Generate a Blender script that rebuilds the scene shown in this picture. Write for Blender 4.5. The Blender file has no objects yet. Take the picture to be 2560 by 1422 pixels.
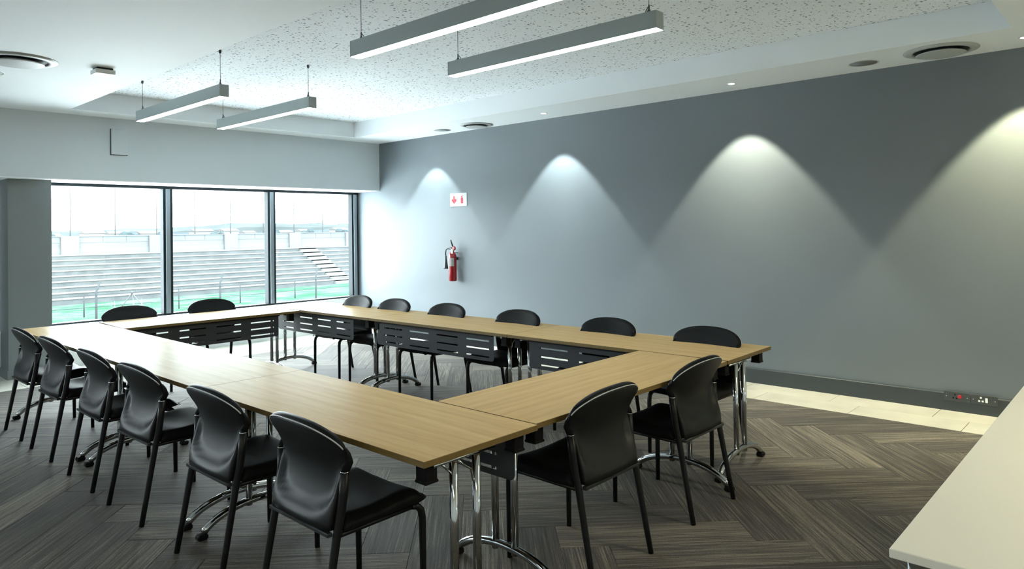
import bpy, math, random
from mathutils import Vector, Matrix
random.seed(7)
PI = math.pi
SC = bpy.context.scene
COL = SC.collection

# ------------------------------------------------------------------ camera
cd = bpy.data.cameras.new('camera'); cam = bpy.data.objects.new('camera', cd); COL.objects.link(cam)
cd.sensor_width = 36.0; cd.sensor_fit = 'HORIZONTAL'
cd.lens = 36.0 * 1769.13 / 2560
cd.shift_y = -(711 - 550.53) / 2560
cd.clip_start = 0.05; cd.clip_end = 3000
R_ = Vector((0.73670483, 0.67606297, -0.01431273)); U_ = Vector((0.0187351369, 0.000751328598, 0.9998242)); F_ = Vector((-0.67595487, 0.73684347, 0.01211262))
cam.matrix_world = Matrix(((R_.x, U_.x, -F_.x, 9.29792), (R_.y, U_.y, -F_.y, -6.9812), (R_.z, U_.z, -F_.z, 1.6), (0, 0, 0, 1)))
SC.camera = cam

# ------------------------------------------------------------------ sky, exposure
w = bpy.data.worlds.new('overcast_sky'); SC.world = w; w.use_nodes = True
bg = w.node_tree.nodes['Background']; bg.inputs[0].default_value = (0.87, 0.962, 1.0, 1); bg.inputs[1].default_value = 12.0
SC.view_settings.view_transform = 'Standard'; SC.view_settings.look = 'None'
SC.view_settings.gamma = 1.0; SC.view_settings.use_curve_mapping = False
SC.view_settings.exposure = 1.22
PENDANT = 12.0            # radiance of the pendant diffusers
SPOT = 108.0              # watts of each wall-washing downlight

def portal(y0, y1):
    l = bpy.data.lights.new('window_portal', 'AREA'); l.shape = 'RECTANGLE'; l.size = 1.70; l.size_y = y1 - y0
    l.cycles.is_portal = True
    o = bpy.data.objects.new('window_portal', l); COL.objects.link(o)
    o.location = (-0.95, (y0 + y1) / 2, 1.38); o.rotation_euler = (0, -PI / 2, 0)
portal(-4.5, -0.05); portal(-10.3, -8.7)
# unseen area lamps added behind the camera to raise the light level
def back_fill(x, y, e, c):
    l = bpy.data.lights.new('added_fill_lamp', 'AREA'); l.shape = 'RECTANGLE'; l.size = 1.9; l.size_y = 0.25; l.energy = e; l.color = c
    o = bpy.data.objects.new('added_fill_lamp', l); COL.objects.link(o); o.location = (x, y, 2.96)
back_fill(10.0, -8.6, 24, (1.0, 0.88, 0.60)); back_fill(6.2, -8.8, 10, (0.92, 0.97, 1.0)); back_fill(10.6, -3.2, 30, (1.0, 0.86, 0.56))

# ------------------------------------------------------------------ materials
def nmat(name):
    m = bpy.data.materials.new(name); m.use_nodes = True
    nt = m.node_tree; b = nt.nodes['Principled BSDF']
    return m, nt, b
def mat(name, c, r=0.5, metal=0.0, bump=0.0, bscale=200, var=0.0, vscale=6, emit=None, spec=0.5, coat=0.0):
    m, nt, b = nmat(name)
    b.inputs['Base Color'].default_value = (*c, 1); b.inputs['Roughness'].default_value = r
    b.inputs['Metallic'].default_value = metal; b.inputs['Specular IOR Level'].default_value = spec
    b.inputs['Coat Weight'].default_value = coat
    if emit: b.inputs['Emission Color'].default_value = (*emit[0], 1); b.inputs['Emission Strength'].default_value = emit[1]
    tc = nt.nodes.new('ShaderNodeTexCoord')
    if bump:
        n = nt.nodes.new('ShaderNodeTexNoise'); n.inputs['Scale'].default_value = bscale; n.inputs['Detail'].default_value = 3
        nt.links.new(tc.outputs['Object'], n.inputs['Vector'])
        bp = nt.nodes.new('ShaderNodeBump'); bp.inputs['Strength'].default_value = bump; bp.inputs['Distance'].default_value = 0.002
        nt.links.new(n.outputs['Fac'], bp.inputs['Height']); nt.links.new(bp.outputs[0], b.inputs['Normal'])
    if var:
        n = nt.nodes.new('ShaderNodeTexNoise'); n.inputs['Scale'].default_value = vscale; n.inputs['Detail'].default_value = 4
        nt.links.new(tc.outputs['Object'], n.inputs['Vector'])
        mr = nt.nodes.new('ShaderNodeMapRange'); mr.inputs[1].default_value = 0.3; mr.inputs[2].default_value = 0.7
        mr.inputs[3].default_value = 1 - var; mr.inputs[4].default_value = 1 + var
        mx = nt.nodes.new('ShaderNodeVectorMath'); mx.operation = 'SCALE'; mx.inputs[0].default_value = c
        nt.links.new(n.outputs['Fac'], mr.inputs[0]); nt.links.new(mr.outputs[0], mx.inputs['Scale'])
        nt.links.new(mx.outputs[0], b.inputs['Base Color'])
    return m

M_wall = mat('grey_wall_paint', (0.1469, 0.1729, 0.1944), 0.55, bump=0.12, bscale=350, var=0.02, vscale=1.5)
M_bulk = mat('bulkhead_paint', (0.60, 0.66, 0.705), 0.6, bump=0.1, bscale=300)
M_white = mat('white_plaster', (0.7800, 0.8300, 0.8700), 0.7, bump=0.08, bscale=250)
M_curb = mat('white_curb_paint', (0.82, 0.84, 0.84), 0.5)
M_pillar = mat('pillar_paint', (0.1721, 0.1976, 0.2040), 0.6, bump=0.1, bscale=300)
M_skirt = mat('charcoal_skirting', (0.0403, 0.0520, 0.0592), 0.42, bump=0.15, bscale=120)
M_frame = mat('dark_window_frame', (0.014, 0.02, 0.024), 0.5, spec=0.15)
M_alu = mat('aluminium_cover', (0.20, 0.235, 0.26), 0.5, spec=0.2)
M_screed = mat('screed', (0.12, 0.12, 0.12), 0.9, bump=0.2)
M_leather = mat('black_leather', (0.007, 0.008, 0.009), 0.46, bump=0.2, bscale=260, spec=0.10)
M_shell = mat('black_moulded_plastic', (0.008, 0.0095, 0.011), 0.46, bump=0.1, bscale=420, spec=0.30)
M_seam_glint = mat('pale_seam_glint', (0.45, 0.48, 0.5), 0.35)  # pale grey stands in for the highlight on the stitched seam
M_tube = mat('black_powder_coated_steel', (0.006, 0.007, 0.008), 0.36, spec=0.25)
M_bar = mat('satin_black_crossbar', (0.05, 0.056, 0.06), 0.25, metal=0.6)
M_chrome = mat('chrome', (0.50, 0.52, 0.53), 0.10, metal=1.0)
M_rubber = mat('black_rubber', (0.005, 0.005, 0.006), 0.6, spec=0.15)
M_panel = mat('graphite_sheet_metal', (0.032, 0.036, 0.044), 0.45, bump=0.05)
M_edge = mat('wood_edge_band', (0.16, 0.105, 0.03), 0.4, var=0.1, vscale=40)
M_silver = mat('silver_housing', (0.34, 0.385, 0.39), 0.42, metal=0.25)
M_cable = mat('steel_cable', (0.10, 0.11, 0.12), 0.4, metal=0.7)
M_diff = mat('lit_diffuser', (0.9, 0.92, 0.9), 0.4, emit=((0.88, 1.0, 0.98), PENDANT))
M_ring = mat('white_metal_ring', (0.62, 0.65, 0.66), 0.35)
M_vdark = mat('diffuser_throat', (0.02, 0.025, 0.03), 0.6)
M_vgrey = mat('diffuser_cone', (0.42, 0.45, 0.46), 0.45)
M_grille = mat('speaker_grille', (0.22, 0.24, 0.25), 0.5, bump=0.6, bscale=900)
M_lens_c = mat('downlight_lens_cool', (0.9, 0.95, 1.0), 0.3, emit=((0.88, 0.97, 1.0), 9))
M_lens_w = mat('downlight_lens_warm', (0.95, 0.95, 0.85), 0.3, emit=((1.0, 0.96, 0.78), 9))
M_red = mat('red_enamel', (0.2700, 0.0030, 0.0090), 0.25, coat=0.5)
M_pink = mat('sign_red', (0.40, 0.008, 0.03), 0.5)
M_sign = mat('white_sign_plastic', (0.4675, 0.5100, 0.5100), 0.4)
M_label = mat('silver_label', (0.3150, 0.3225, 0.3225), 0.5, var=0.25, vscale=90)
M_labelw = mat('white_label', (0.5250, 0.5390, 0.5460), 0.5, var=0.12, vscale=60)
M_horn = mat('black_horn_plastic', (0.012, 0.022, 0.022), 0.4)
M_whitetop = mat('white_laminate', (0.74, 0.74, 0.67), 0.35)
M_sock = mat('dark_socket_plate', (0.05, 0.06, 0.065), 0.35)
M_sockred = mat('red_socket_button', (0.45, 0.01, 0.03), 0.4)
M_sockwhite = mat('white_socket_switch', (0.8, 0.84, 0.84), 0.4)
M_conc = mat('weathered_concrete', (0.0525, 0.0576, 0.0589), 0.9, bump=0.3, bscale=4, var=0.16, vscale=0.9, spec=0.0)
M_tread = mat('pale_concrete_tread', (0.0891, 0.0918, 0.0918), 0.9, var=0.05, vscale=1, spec=0.0)
M_conc2 = mat('white_painted_concrete', (0.0794, 0.0821, 0.0836), 0.9, var=0.03, vscale=0.6, spec=0.0)
M_conc3 = mat('blue_grey_panel', (0.0763, 0.0880, 0.0984), 0.8, var=0.05, vscale=0.5, spec=0.0)
M_mast = mat('galvanised_mast', (0.0517, 0.0529, 0.0540), 0.6, spec=0.0)
M_post = mat('galvanised_post', (0.0279, 0.0312, 0.0330), 0.6, spec=0.0)
M_hill = mat('haze_tinted_hill', (0.0361, 0.0414, 0.0421), 1.0, var=0.16, vscale=0.02, spec=0.0)  # distance haze is painted into this pale colour
M_hillb = mat('haze_tinted_low_hill', (0.0295, 0.0352, 0.0387), 1.0, var=0.1, vscale=0.01, spec=0.0)  # low ridge, haze mixed into its colour as well
M_house = mat('pale_render', (0.0958, 0.0958, 0.0958), 0.9, spec=0.0)
M_roof = mat('pale_roof', (0.0638, 0.0638, 0.0638), 0.9, spec=0.0)
M_tree = mat('distant_foliage', (0.0269, 0.0357, 0.0375), 1.0, var=0.3, vscale=0.3, spec=0.0)

def m_wood():
    m, nt, b = nmat('oak_laminate'); N = nt.nodes.new; L = nt.links.new
    tc = N('ShaderNodeTexCoord'); mp = N('ShaderNodeMapping'); mp.inputs['Scale'].default_value = (1.2, 26, 26)
    oi = N('ShaderNodeObjectInfo'); add = N('ShaderNodeVectorMath'); add.operation = 'ADD'
    L(tc.outputs['Object'], mp.inputs[0]); L(mp.outputs[0], add.inputs[0]); L(oi.outputs['Location'], add.inputs[1])
    n1 = N('ShaderNodeTexNoise'); n1.inputs['Scale'].default_value = 1.0; n1.inputs['Detail'].default_value = 5; n1.inputs['Roughness'].default_value = 0.6
    L(add.outputs[0], n1.inputs['Vector'])
    n2 = N('ShaderNodeTexNoise'); n2.inputs['Scale'].default_value = 5.0; n2.inputs['Detail'].default_value = 3; L(add.outputs[0], n2.inputs['Vector'])
    cr = N('ShaderNodeValToRGB'); cr.color_ramp.elements[0].position = 0.3; cr.color_ramp.elements[0].color = (0.44, 0.290, 0.130, 1)
    cr.color_ramp.elements[1].position = 0.7; cr.color_ramp.elements[1].color = (0.60, 0.420, 0.205, 1)
    mx = N('ShaderNodeMix'); mx.data_type = 'FLOAT'; mx.inputs[0].default_value = 0.35
    L(n1.outputs['Fac'], mx.inputs[2]); L(n2.outputs['Fac'], mx.inputs[3]); L(mx.outputs[0], cr.inputs[0]); L(cr.outputs[0], b.inputs['Base Color'])
    b.inputs['Roughness'].default_value = 0.5; b.inputs['Specular IOR Level'].default_value = 0.0
    gl = N('ShaderNodeBsdfGlossy'); gl.inputs['Roughness'].default_value = 0.31; gl.inputs['Color'].default_value = (0.86, 0.95, 1, 1)
    ms = N('ShaderNodeMixShader'); fr = N('ShaderNodeFresnel'); fr.inputs[0].default_value = 1.2; mu = N('ShaderNodeMath'); mu.operation = 'MULTIPLY'; mu.inputs[1].default_value = 0.27; L(fr.outputs[0], mu.inputs[0]); L(mu.outputs[0], ms.inputs[0]); L(b.outputs[0], ms.inputs[1]); L(gl.outputs[0], ms.inputs[2])
    L(ms.outputs[0], nt.nodes['Material Output'].inputs['Surface'])
    return m
M_wood = m_wood()

def m_carpet():
    m, nt, b = nmat('striated_carpet'); N = nt.nodes.new; L = nt.links.new
    uv = N('ShaderNodeUVMap'); oi = N('ShaderNodeObjectInfo')
    off = N('ShaderNodeVectorMath'); off.operation = 'SCALE'; off.inputs[0].default_value = (37, 91, 13); L(oi.outputs['Random'], off.inputs['Scale'])
    add = N('ShaderNodeVectorMath'); add.operation = 'ADD'; L(uv.outputs[0], add.inputs[0]); L(off.outputs[0], add.inputs[1])
    def stretched(sx, sy, det):
        mp = N('ShaderNodeMapping'); mp.inputs['Scale'].default_value = (sx, sy, 1); L(add.outputs[0], mp.inputs[0])
        n = N('ShaderNodeTexNoise'); n.inputs['Scale'].default_value = 1; n.inputs['Detail'].default_value = det; n.inputs['Roughness'].default_value = 0.65
        L(mp.outputs[0], n.inputs['Vector']); return n
    a = stretched(2.6, 120, 4); c = stretched(1.3, 24, 2); g = stretched(140, 230, 2)
    m1 = N('ShaderNodeMix'); m1.data_type = 'FLOAT'; m1.inputs[0].default_value = 0.27; L(a.outputs['Fac'], m1.inputs[2]); L(c.outputs['Fac'], m1.inputs[3])
    m2 = N('ShaderNodeMix'); m2.data_type = 'FLOAT'; m2.inputs[0].default_value = 0.22; L(m1.outputs[0], m2.inputs[2]); L(g.outputs['Fac'], m2.inputs[3])
    rr = N('ShaderNodeMapRange'); rr.inputs[3].default_value = -0.05; rr.inputs[4].default_value = 0.05; L(oi.outputs['Random'], rr.inputs[0])
    ad = N('ShaderNodeMath'); ad.operation = 'ADD'; L(m2.outputs[0], ad.inputs[0]); L(rr.outputs[0], ad.inputs[1])
    cr = N('ShaderNodeValToRGB'); e = cr.color_ramp.elements
    e[0].position = 0.34; e[0].color = (0.012, 0.011, 0.010, 1); e[1].position = 0.70; e[1].color = (0.29, 0.255, 0.20, 1)
    x = e.new(0.50); x.color = (0.066, 0.059, 0.049, 1)
    L(ad.outputs[0], cr.inputs[0]); L(cr.outputs[0], b.inputs['Base Color'])
    b.inputs['Roughness'].default_value = 0.7; b.inputs['Specular IOR Level'].default_value = 0.2
    b.inputs['Sheen Weight'].default_value = 0.10; b.inputs['Sheen Roughness'].default_value = 0.4
    bp = N('ShaderNodeBump'); bp.inputs['Strength'].default_value = 0.5; bp.inputs['Distance'].default_value = 0.003
    L(m2.outputs[0], bp.inputs['Height']); L(bp.outputs[0], b.inputs['Normal'])
    return m
M_carpet = m_carpet()

def m_tile():
    m, nt, b = nmat('cream_stone_tile'); N = nt.nodes.new; L = nt.links.new
    tc = N('ShaderNodeTexCoord'); oi = N('ShaderNodeObjectInfo'); add = N('ShaderNodeVectorMath'); add.operation = 'ADD'
    off = N('ShaderNodeVectorMath'); off.operation = 'SCALE'; off.inputs[0].default_value = (17, 31, 5); L(oi.outputs['Random'], off.inputs['Scale'])
    L(tc.outputs['Object'], add.inputs[0]); L(off.outputs[0], add.inputs[1])
    n = N('ShaderNodeTexNoise'); n.inputs['Scale'].default_value = 3; n.inputs['Detail'].default_value = 6; L(add.outputs[0], n.inputs['Vector'])
    cr = N('ShaderNodeValToRGB'); cr.color_ramp.elements[0].position = 0.3; cr.color_ramp.elements[0].color = (0.47, 0.46, 0.40, 1)
    cr.color_ramp.elements[1].position = 0.7; cr.color_ramp.elements[1].color = (0.60, 0.59, 0.52, 1)
    L(n.outputs['Fac'], cr.inputs[0]); L(cr.outputs[0], b.inputs['Base Color']); b.inputs['Roughness'].default_value = 0.35
    return m
M_tile = m_tile()

def m_acoustic():
    m, nt, b = nmat('fissured_acoustic_board'); N = nt.nodes.new; L = nt.links.new
    tc = N('ShaderNodeTexCoord')
    wn = N('ShaderNodeTexNoise'); wn.inputs['Scale'].default_value = 30; wn.inputs['Detail'].default_value = 2; L(tc.outputs['Object'], wn.inputs['Vector'])
    sc = N('ShaderNodeVectorMath'); sc.operation = 'SCALE'; sc.inputs['Scale'].default_value = 0.03; L(wn.outputs['Color'], sc.inputs[0])
    ad = N('ShaderNodeVectorMath'); ad.operation = 'ADD'; L(tc.outputs['Object'], ad.inputs[0]); L(sc.outputs[0], ad.inputs[1])
    def dots(scale, lo, hi, keep):
        v = N('ShaderNodeTexVoronoi'); v.voronoi_dimensions = '2D'; v.inputs['Scale'].default_value = scale; L(ad.outputs[0], v.inputs['Vector'])
        sep = N('ShaderNodeSeparateColor'); L(v.outputs['Color'], sep.inputs[0])
        rad = N('ShaderNodeMapRange'); rad.inputs[1].default_value = keep; rad.inputs[2].default_value = 1; rad.inputs[3].default_value = lo; rad.inputs[4].default_value = hi
        L(sep.outputs[0], rad.inputs[0])
        sb = N('ShaderNodeMath'); sb.operation = 'SUBTRACT'; L(v.outputs['Distance'], sb.inputs[0]); L(rad.outputs[0], sb.inputs[1])
        r = N('ShaderNodeMapRange'); r.inputs[1].default_value = 0.0; r.inputs[2].default_value = 0.04; r.inputs[3].default_value = 1; r.inputs[4].default_value = 0
        L(sb.outputs[0], r.inputs[0]); return r
    a = dots(24, -0.02, 0.24, 0.45); c = dots(50, -0.05, 0.22, 0.62)
    mx = N('ShaderNodeMath'); mx.operation = 'MAXIMUM'; L(a.outputs[0], mx.inputs[0]); L(c.outputs[0], mx.inputs[1])
    col = N('ShaderNodeMix'); col.data_type = 'RGBA'; col.inputs[6].default_value = (0.76, 0.81, 0.86, 1); col.inputs[7].default_value = (0.20, 0.23, 0.25, 1)
    L(mx.outputs[0], col.inputs[0]); L(col.outputs[2], b.inputs['Base Color']); b.inputs['Roughness'].default_value = 0.9
    return m
M_acou = m_acoustic()

def m_grass():
    m, nt, b = nmat('rough_grass'); N = nt.nodes.new; L = nt.links.new
    tc = N('ShaderNodeTexCoord'); mp = N('ShaderNodeMapping'); mp.inputs['Scale'].default_value = (0.9, 0.35, 1); L(tc.outputs['Object'], mp.inputs[0])
    n = N('ShaderNodeTexNoise'); n.inputs['Scale'].default_value = 1; n.inputs['Detail'].default_value = 8; n.inputs['Roughness'].default_value = 0.7; L(mp.outputs[0], n.inputs['Vector'])
    cr = N('ShaderNodeValToRGB'); e = cr.color_ramp.elements; e[0].position = 0.36; e[0].color = (0.0110, 0.0400, 0.0215, 1); e[1].position = 0.60; e[1].color = (0.0480, 0.0560, 0.0520, 1)
    x = e.new(0.5); x.color = (0.0225, 0.0460, 0.0340, 1)
    L(n.outputs['Fac'], cr.inputs[0]); L(cr.outputs[0], b.inputs['Base Color']); b.inputs['Specular IOR Level'].default_value = 0.0; b.inputs['Roughness'].default_value = 1
    return m
M_grass = m_grass()

def m_glass():
    m = bpy.data.materials.new('window_glass'); m.use_nodes = True; nt = m.node_tree
    for n in list(nt.nodes): nt.nodes.remove(n)
    N = nt.nodes.new; out = N('ShaderNodeOutputMaterial'); mix = N('ShaderNodeMixShader'); t = N('ShaderNodeBsdfTransparent'); g = N('ShaderNodeBsdfGlossy')
    t.inputs[0].default_value = (0.97, 0.99, 0.985, 1); g.inputs['Roughness'].default_value = 0.02; mix.inputs[0].default_value = 0.05
    nt.links.new(t.outputs[0], mix.inputs[1]); nt.links.new(g.outputs[0], mix.inputs[2]); nt.links.new(mix.outputs[0], out.inputs[0])
    return m
M_glass = m_glass()

# ------------------------------------------------------------------ mesh tools
class MB:
    def __init__(s): s.v = []; s.f = []; s.mi = []; s.sm = []
    def face(s, idx, m=0, sm=False): s.f.append(idx); s.mi.append(m); s.sm.append(sm)
    def box(s, x0, x1, y0, y1, z0, z1, m=0, T=None):
        b = len(s.v); P = [(x0, y0, z0), (x1, y0, z0), (x1, y1, z0), (x0, y1, z0), (x0, y0, z1), (x1, y0, z1), (x1, y1, z1), (x0, y1, z1)]
        if T: P = [tuple(T @ Vector(p)) for p in P]
        s.v += P
        for q in ((0, 3, 2, 1), (4, 5, 6, 7), (0, 1, 5, 4), (1, 2, 6, 5), (2, 3, 7, 6), (3, 0, 4, 7)): s.face([b + i for i in q], m)
        return s
    def bbox(s, x0, x1, y0, y1, z0, z1, r, m=0, ms=None):
        """box with chamfered edges (all 12), ms = material of the sides"""
        ms = m if ms is None else ms
        b = len(s.v); X = (x0, x1); Y = (y0, y1); Z = (z0, z1)
        idx = {}
        for i in (0, 1):
            for j in (0, 1):
                for k in (0, 1):
                    for a in range(3):
                        p = [X[i], Y[j], Z[k]]
                        for c in range(3):
                            if c != a: p[c] += (r if (i, j, k)[c] == 0 else -r)
                        idx[(i, j, k, a)] = len(s.v); s.v.append(tuple(p))
        def q(a, lst, mm): s.face([idx[(*t, a)] for t in lst], mm)
        q(2, [(0, 0, 1), (1, 0, 1), (1, 1, 1), (0, 1, 1)], m); q(2, [(0, 0, 0), (0, 1, 0), (1, 1, 0), (1, 0, 0)], m)
        q(1, [(0, 0, 0), (1, 0, 0), (1, 0, 1), (0, 0, 1)], ms); q(1, [(0, 1, 0), (0, 1, 1), (1, 1, 1), (1, 1, 0)], ms)
        q(0, [(0, 0, 0), (0, 0, 1), (0, 1, 1), (0, 1, 0)], ms); q(0, [(1, 0, 0), (1, 1, 0), (1, 1, 1), (1, 0, 1)], ms)
        for c in range(3):
            o = [d for d in range(3) if d != c]
            for s1 in (0, 1):
                for s2 in (0, 1):
                    def t(cc, a):
                        k = [0, 0, 0]; k[c] = cc; k[o[0]] = s1; k[o[1]] = s2; return idx[(*k, a)]
                    fc = [t(0, o[0]), t(1, o[0]), t(1, o[1]), t(0, o[1])]
                    if (s1 + s2 + (1 if c == 1 else 0)) % 2: fc = fc[::-1]
                    s.face(fc[::-1], ms)
        for i in (0, 1):
            for j in (0, 1):
                for k in (0, 1):
                    t3 = [idx[(i, j, k, 0)], idx[(i, j, k, 1)], idx[(i, j, k, 2)]]
                    if (i + j + k) % 2 == 0: t3 = t3[::-1]
                    s.face(t3, ms)
        return s
    def tube(s, pts, r, n=10, m=0, cap=True, flat=1.0):
        pts = [Vector(p) for p in pts]; b = len(s.v); up = None
        for i, p in enumerate(pts):
            d = (pts[min(i + 1, len(pts) - 1)] - pts[max(i - 1, 0)]).normalized()
            if up is None:
                up = Vector((0, 0, 1)) if abs(d.z) < 0.9 else Vector((1, 0, 0))
            a = (up - d * up.dot(d)).normalized(); up = a; c = d.cross(a)
            rr = r[i] if isinstance(r, (list, tuple)) else r
            for k in range(n):
                t = 2 * PI * k / n; s.v.append(tuple(p + a * rr * math.cos(t) + c * rr * flat * math.sin(t)))
        for i in range(len(pts) - 1):
            for k in range(n):
                k2 = (k + 1) % n; s.face([b + i * n + k, b + i * n + k2, b + (i + 1) * n + k2, b + (i + 1) * n + k], m, True)
        if cap:
            s.face([b + k for k in range(n)][::-1], m); e = b + (len(pts) - 1) * n; s.face([e + k for k in range(n)], m)
        return s
    def lathe(s, prof, n=24, m=0, c=(0, 0, 0), smooth=True, ms=None):
        b = len(s.v)
        for (r, z) in prof:
            for k in range(n):
                t = 2 * PI * k / n; s.v.append((c[0] + r * math.cos(t), c[1] + r * math.sin(t), c[2] + z))
        for i in range(len(prof) - 1):
            for k in range(n):
                k2 = (k + 1) % n; s.face([b + i * n + k, b + i * n + k2, b + (i + 1) * n + k2, b + (i + 1) * n + k], ms[i] if ms else m, smooth)
        s.face([b + k for k in range(n)][::-1], m); e = b + (len(prof) - 1) * n; s.face([e + k for k in range(n)], m)
        return s
    def grid(s, fn, nu, nv, m=0, sm=True, flip=False, closed=False):
        b = len(s.v)
        for j in range(nv + 1):
            for i in range(nu + 1): s.v.append(tuple(fn(i / nu, j / nv)))
        for j in range(nv):
            for i in range(nu):
                q = [b + j * (nu + 1) + i, b + j * (nu + 1) + i + 1, b + (j + 1) * (nu + 1) + i + 1, b + (j + 1) * (nu + 1) + i]
                s.face(q[::-1] if flip else q, m, sm)
        return b
    def prism(s, poly, axis, a0, a1, m=0, smooth=False):
        """poly = 2D points; axis 0/1/2 extruded"""
        b = len(s.v); n = len(poly)
        for a in (a0, a1):
            for (p, q) in poly:
                v = {0: (a, p, q), 1: (p, a, q), 2: (p, q, a)}[axis]; s.v.append(v)
        s.face([b + i for i in range(n)][::-1], m); s.face([b + n + i for i in range(n)], m)
        for i in range(n):
            j = (i + 1) % n; s.face([b + i, b + j, b + n + j, b + n + i], m, smooth)
        return s
    def mesh(s, name, mats):
        me = bpy.data.meshes.new(name); me.from_pydata(s.v, [], s.f)
        for m in (mats if isinstance(mats, (list, tuple)) else [mats]): me.materials.append(m)
        for p, mi, sm in zip(me.polygons, s.mi, s.sm): p.material_index = mi; p.use_smooth = sm
        me.validate(); me.update()
        return me
    def build(s, name, mats, parent=None):
        o = bpy.data.objects.new(name, s.mesh(name, mats)); COL.objects.link(o)
        if parent: o.parent = parent
        return o
def fixn(o):
    import bmesh
    bm = bmesh.new(); bm.from_mesh(o.data); bmesh.ops.remove_doubles(bm, verts=bm.verts, dist=1e-5); bmesh.ops.recalc_face_normals(bm, faces=bm.faces); bm.to_mesh(o.data); bm.free(); return o
def struct(o): o['kind'] = 'structure'; return o
def empty(name, loc, rz, label, cat, group=None):
    o = bpy.data.objects.new(name, None); COL.objects.link(o); o.location = loc; o.rotation_euler = (0, 0, rz); o.empty_display_size = 0.1
    return tag(o, label, cat, group)
def tag(o, label, cat, group=None):
    o['label'] = label; o['category'] = cat
    if group: o['group'] = group
    return o
def copy_tree(o, parent=None):
    c = o.copy(); COL.objects.link(c)
    if parent: c.parent = parent
    for ch in list(o.children): copy_tree(ch, c)
    return c

# ------------------------------------------------------------------ setting: shell
H = 3.003; HT = 3.226; HS = 2.254; XR = 11.5; YL = -10.5
fl = struct(MB().box(-0.8, XR, YL, 0.2, -0.15, -0.006).build('floor', M_screed))
struct(MB().box(-0.8, XR + 0.2, 0.0, 0.2, -0.15, 3.4).build('wall_right', M_wall))
struct(MB().box(XR, XR + 0.2, YL, 0.0, -0.15, 3.4).build('wall_front', M_white))
struct(MB().box(-0.8, XR + 0.2, YL - 0.2, YL, -0.15, 3.4).build('wall_left', M_white))
wb = struct(MB().box(-0.8, 0, YL, 0, HS, 3.4).build('wall_back', M_bulk))
MB().box(-0.8, -0.514, YL, 0, -0.006, 0.505).build('curb', M_curb, wb)
MB().box(-0.62, -0.004, YL + 0.001, -0.001, HS - 0.012, HS).build('soffit_board', M_white, wb)
TX0, TX1, TY0, TY1 = 0.40, 8.53, -4.50, -0.76
c = MB(); c.box(0, XR, YL, TY0, H, 3.4); c.box(0, XR, TY1, 0, H, 3.4); c.box(0, TX0, TY0, TY1, H, 3.4); c.box(TX1, XR, TY0, TY1, H, 3.4)
ce = struct(c.build('ceiling', M_white))
MB().box(TX0, TX1, TY0, TY1, HT, 3.4).build('acoustic_board', M_acou, ce)

p = struct(MB().box(-0.60, -0.17, -4.97, -4.548, -0.006, HS - 0.012).build('wall_pillar', M_pillar))
struct(MB().box(-0.60, -0.158, -4.982, -4.536, 0, 0.10).build('baseboard_pillar', M_pillar))
# skirting along the grey wall
sk = MB(); sk.prism([(-0.0, 0.0), (-0.022, 0.0), (-0.022, 0.143), (-0.016, 0.150), (0.0, 0.150)], 0, -0.5, XR)
struct(fixn(sk.build('baseboard_right', M_skirt)))

# windows
def window(name, y0, y1, mull, last_edge=True):
    fr = MB(); xb, xf = -0.69, -0.585
    fr.box(xb, xf, y0, y1, 2.205, HS - 0.012); fr.box(xb, xf, y0, y1, 0.505, 0.53)
    w = struct(fr.build(name, M_frame))
    for y in mull:
        m = MB(); m.box(xb, xf, y - 0.062, y + 0.062, 0.53, 2.205); mo = m.build('mullion', M_frame, w)
        MB().box(xf, xf + 0.022, y - 0.030, y + 0.022, 0.531, 2.204).build('cover_strip', M_alu, mo)
    ys = [y0] + list(mull) + ([y1] if y1 - mull[-1] > 0.2 else [])
    for a, b in zip(ys[:-1], ys[1:]):
        MB().box(-0.645, -0.637, a + (0.06 if a != y0 else 0), b - 0.06, 0.52, 2.22).build('glass_pane', M_glass, w)
    return w
window('window_1', -4.56, -0.003, [-3.08, -1.568, -0.072])
window('added_light_window', -10.3, -8.7, [-9.5])  # unseen window, added to lift the light on the left of the ceiling
struct(MB().box(-0.78, -0.50, -8.7, -4.985, -0.006, HS - 0.012).build('wall_beyond_pillar', M_pillar))

# ------------------------------------------------------------------ floor tiles and carpet planks
def tile(x0, x1, y0, y1):
    if x1 - x0 < 0.02 or y1 - y0 < 0.02: return
    g = 0.0022; x0 += g; x1 -= g; y0 += g; y1 -= g
    cx, cy = (x0 + x1) / 2, (y0 + y1) / 2
    o = MB().bbox(x0 - cx, x1 - cx, y0 - cy, y1 - cy, -0.006, random.uniform(0, 0.0004), 0.001).build('floor_tile', M_tile, fl); o.location = (cx, cy, 0)
CX0, CY1 = 0.478, -0.660
for row, (ya, yb, off) in enumerate(((-0.66, -0.332, 6.49), (-0.332, -0.001, 7.05))):
    k = -9
    while off + k * 0.823 < XR - 0.1:
        a = max(off + k * 0.823, CX0 if row == 0 else CX0); b = min(off + (k + 1) * 0.823, XR)
        if b > CX0 + 0.05: tile(a, b, ya, yb)
        k += 1
for row in range(3):
    xa = -0.514 + row * 0.331; xb = xa + 0.331
    k = 0
    while True:
        b = -0.0 - k * 0.823 - (0.41 if row % 2 else 0) + (0.41 if row % 2 and k == 0 else 0) * 0; a = b - 0.823
        if k == 0 and row % 2: tile(xa, xb, -0.41, -0.001)
        if b < YL + 0.1: break
        tile(xa, xb, max(a, YL), b - (0.001 if b == 0 else 0)); k += 1

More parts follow.
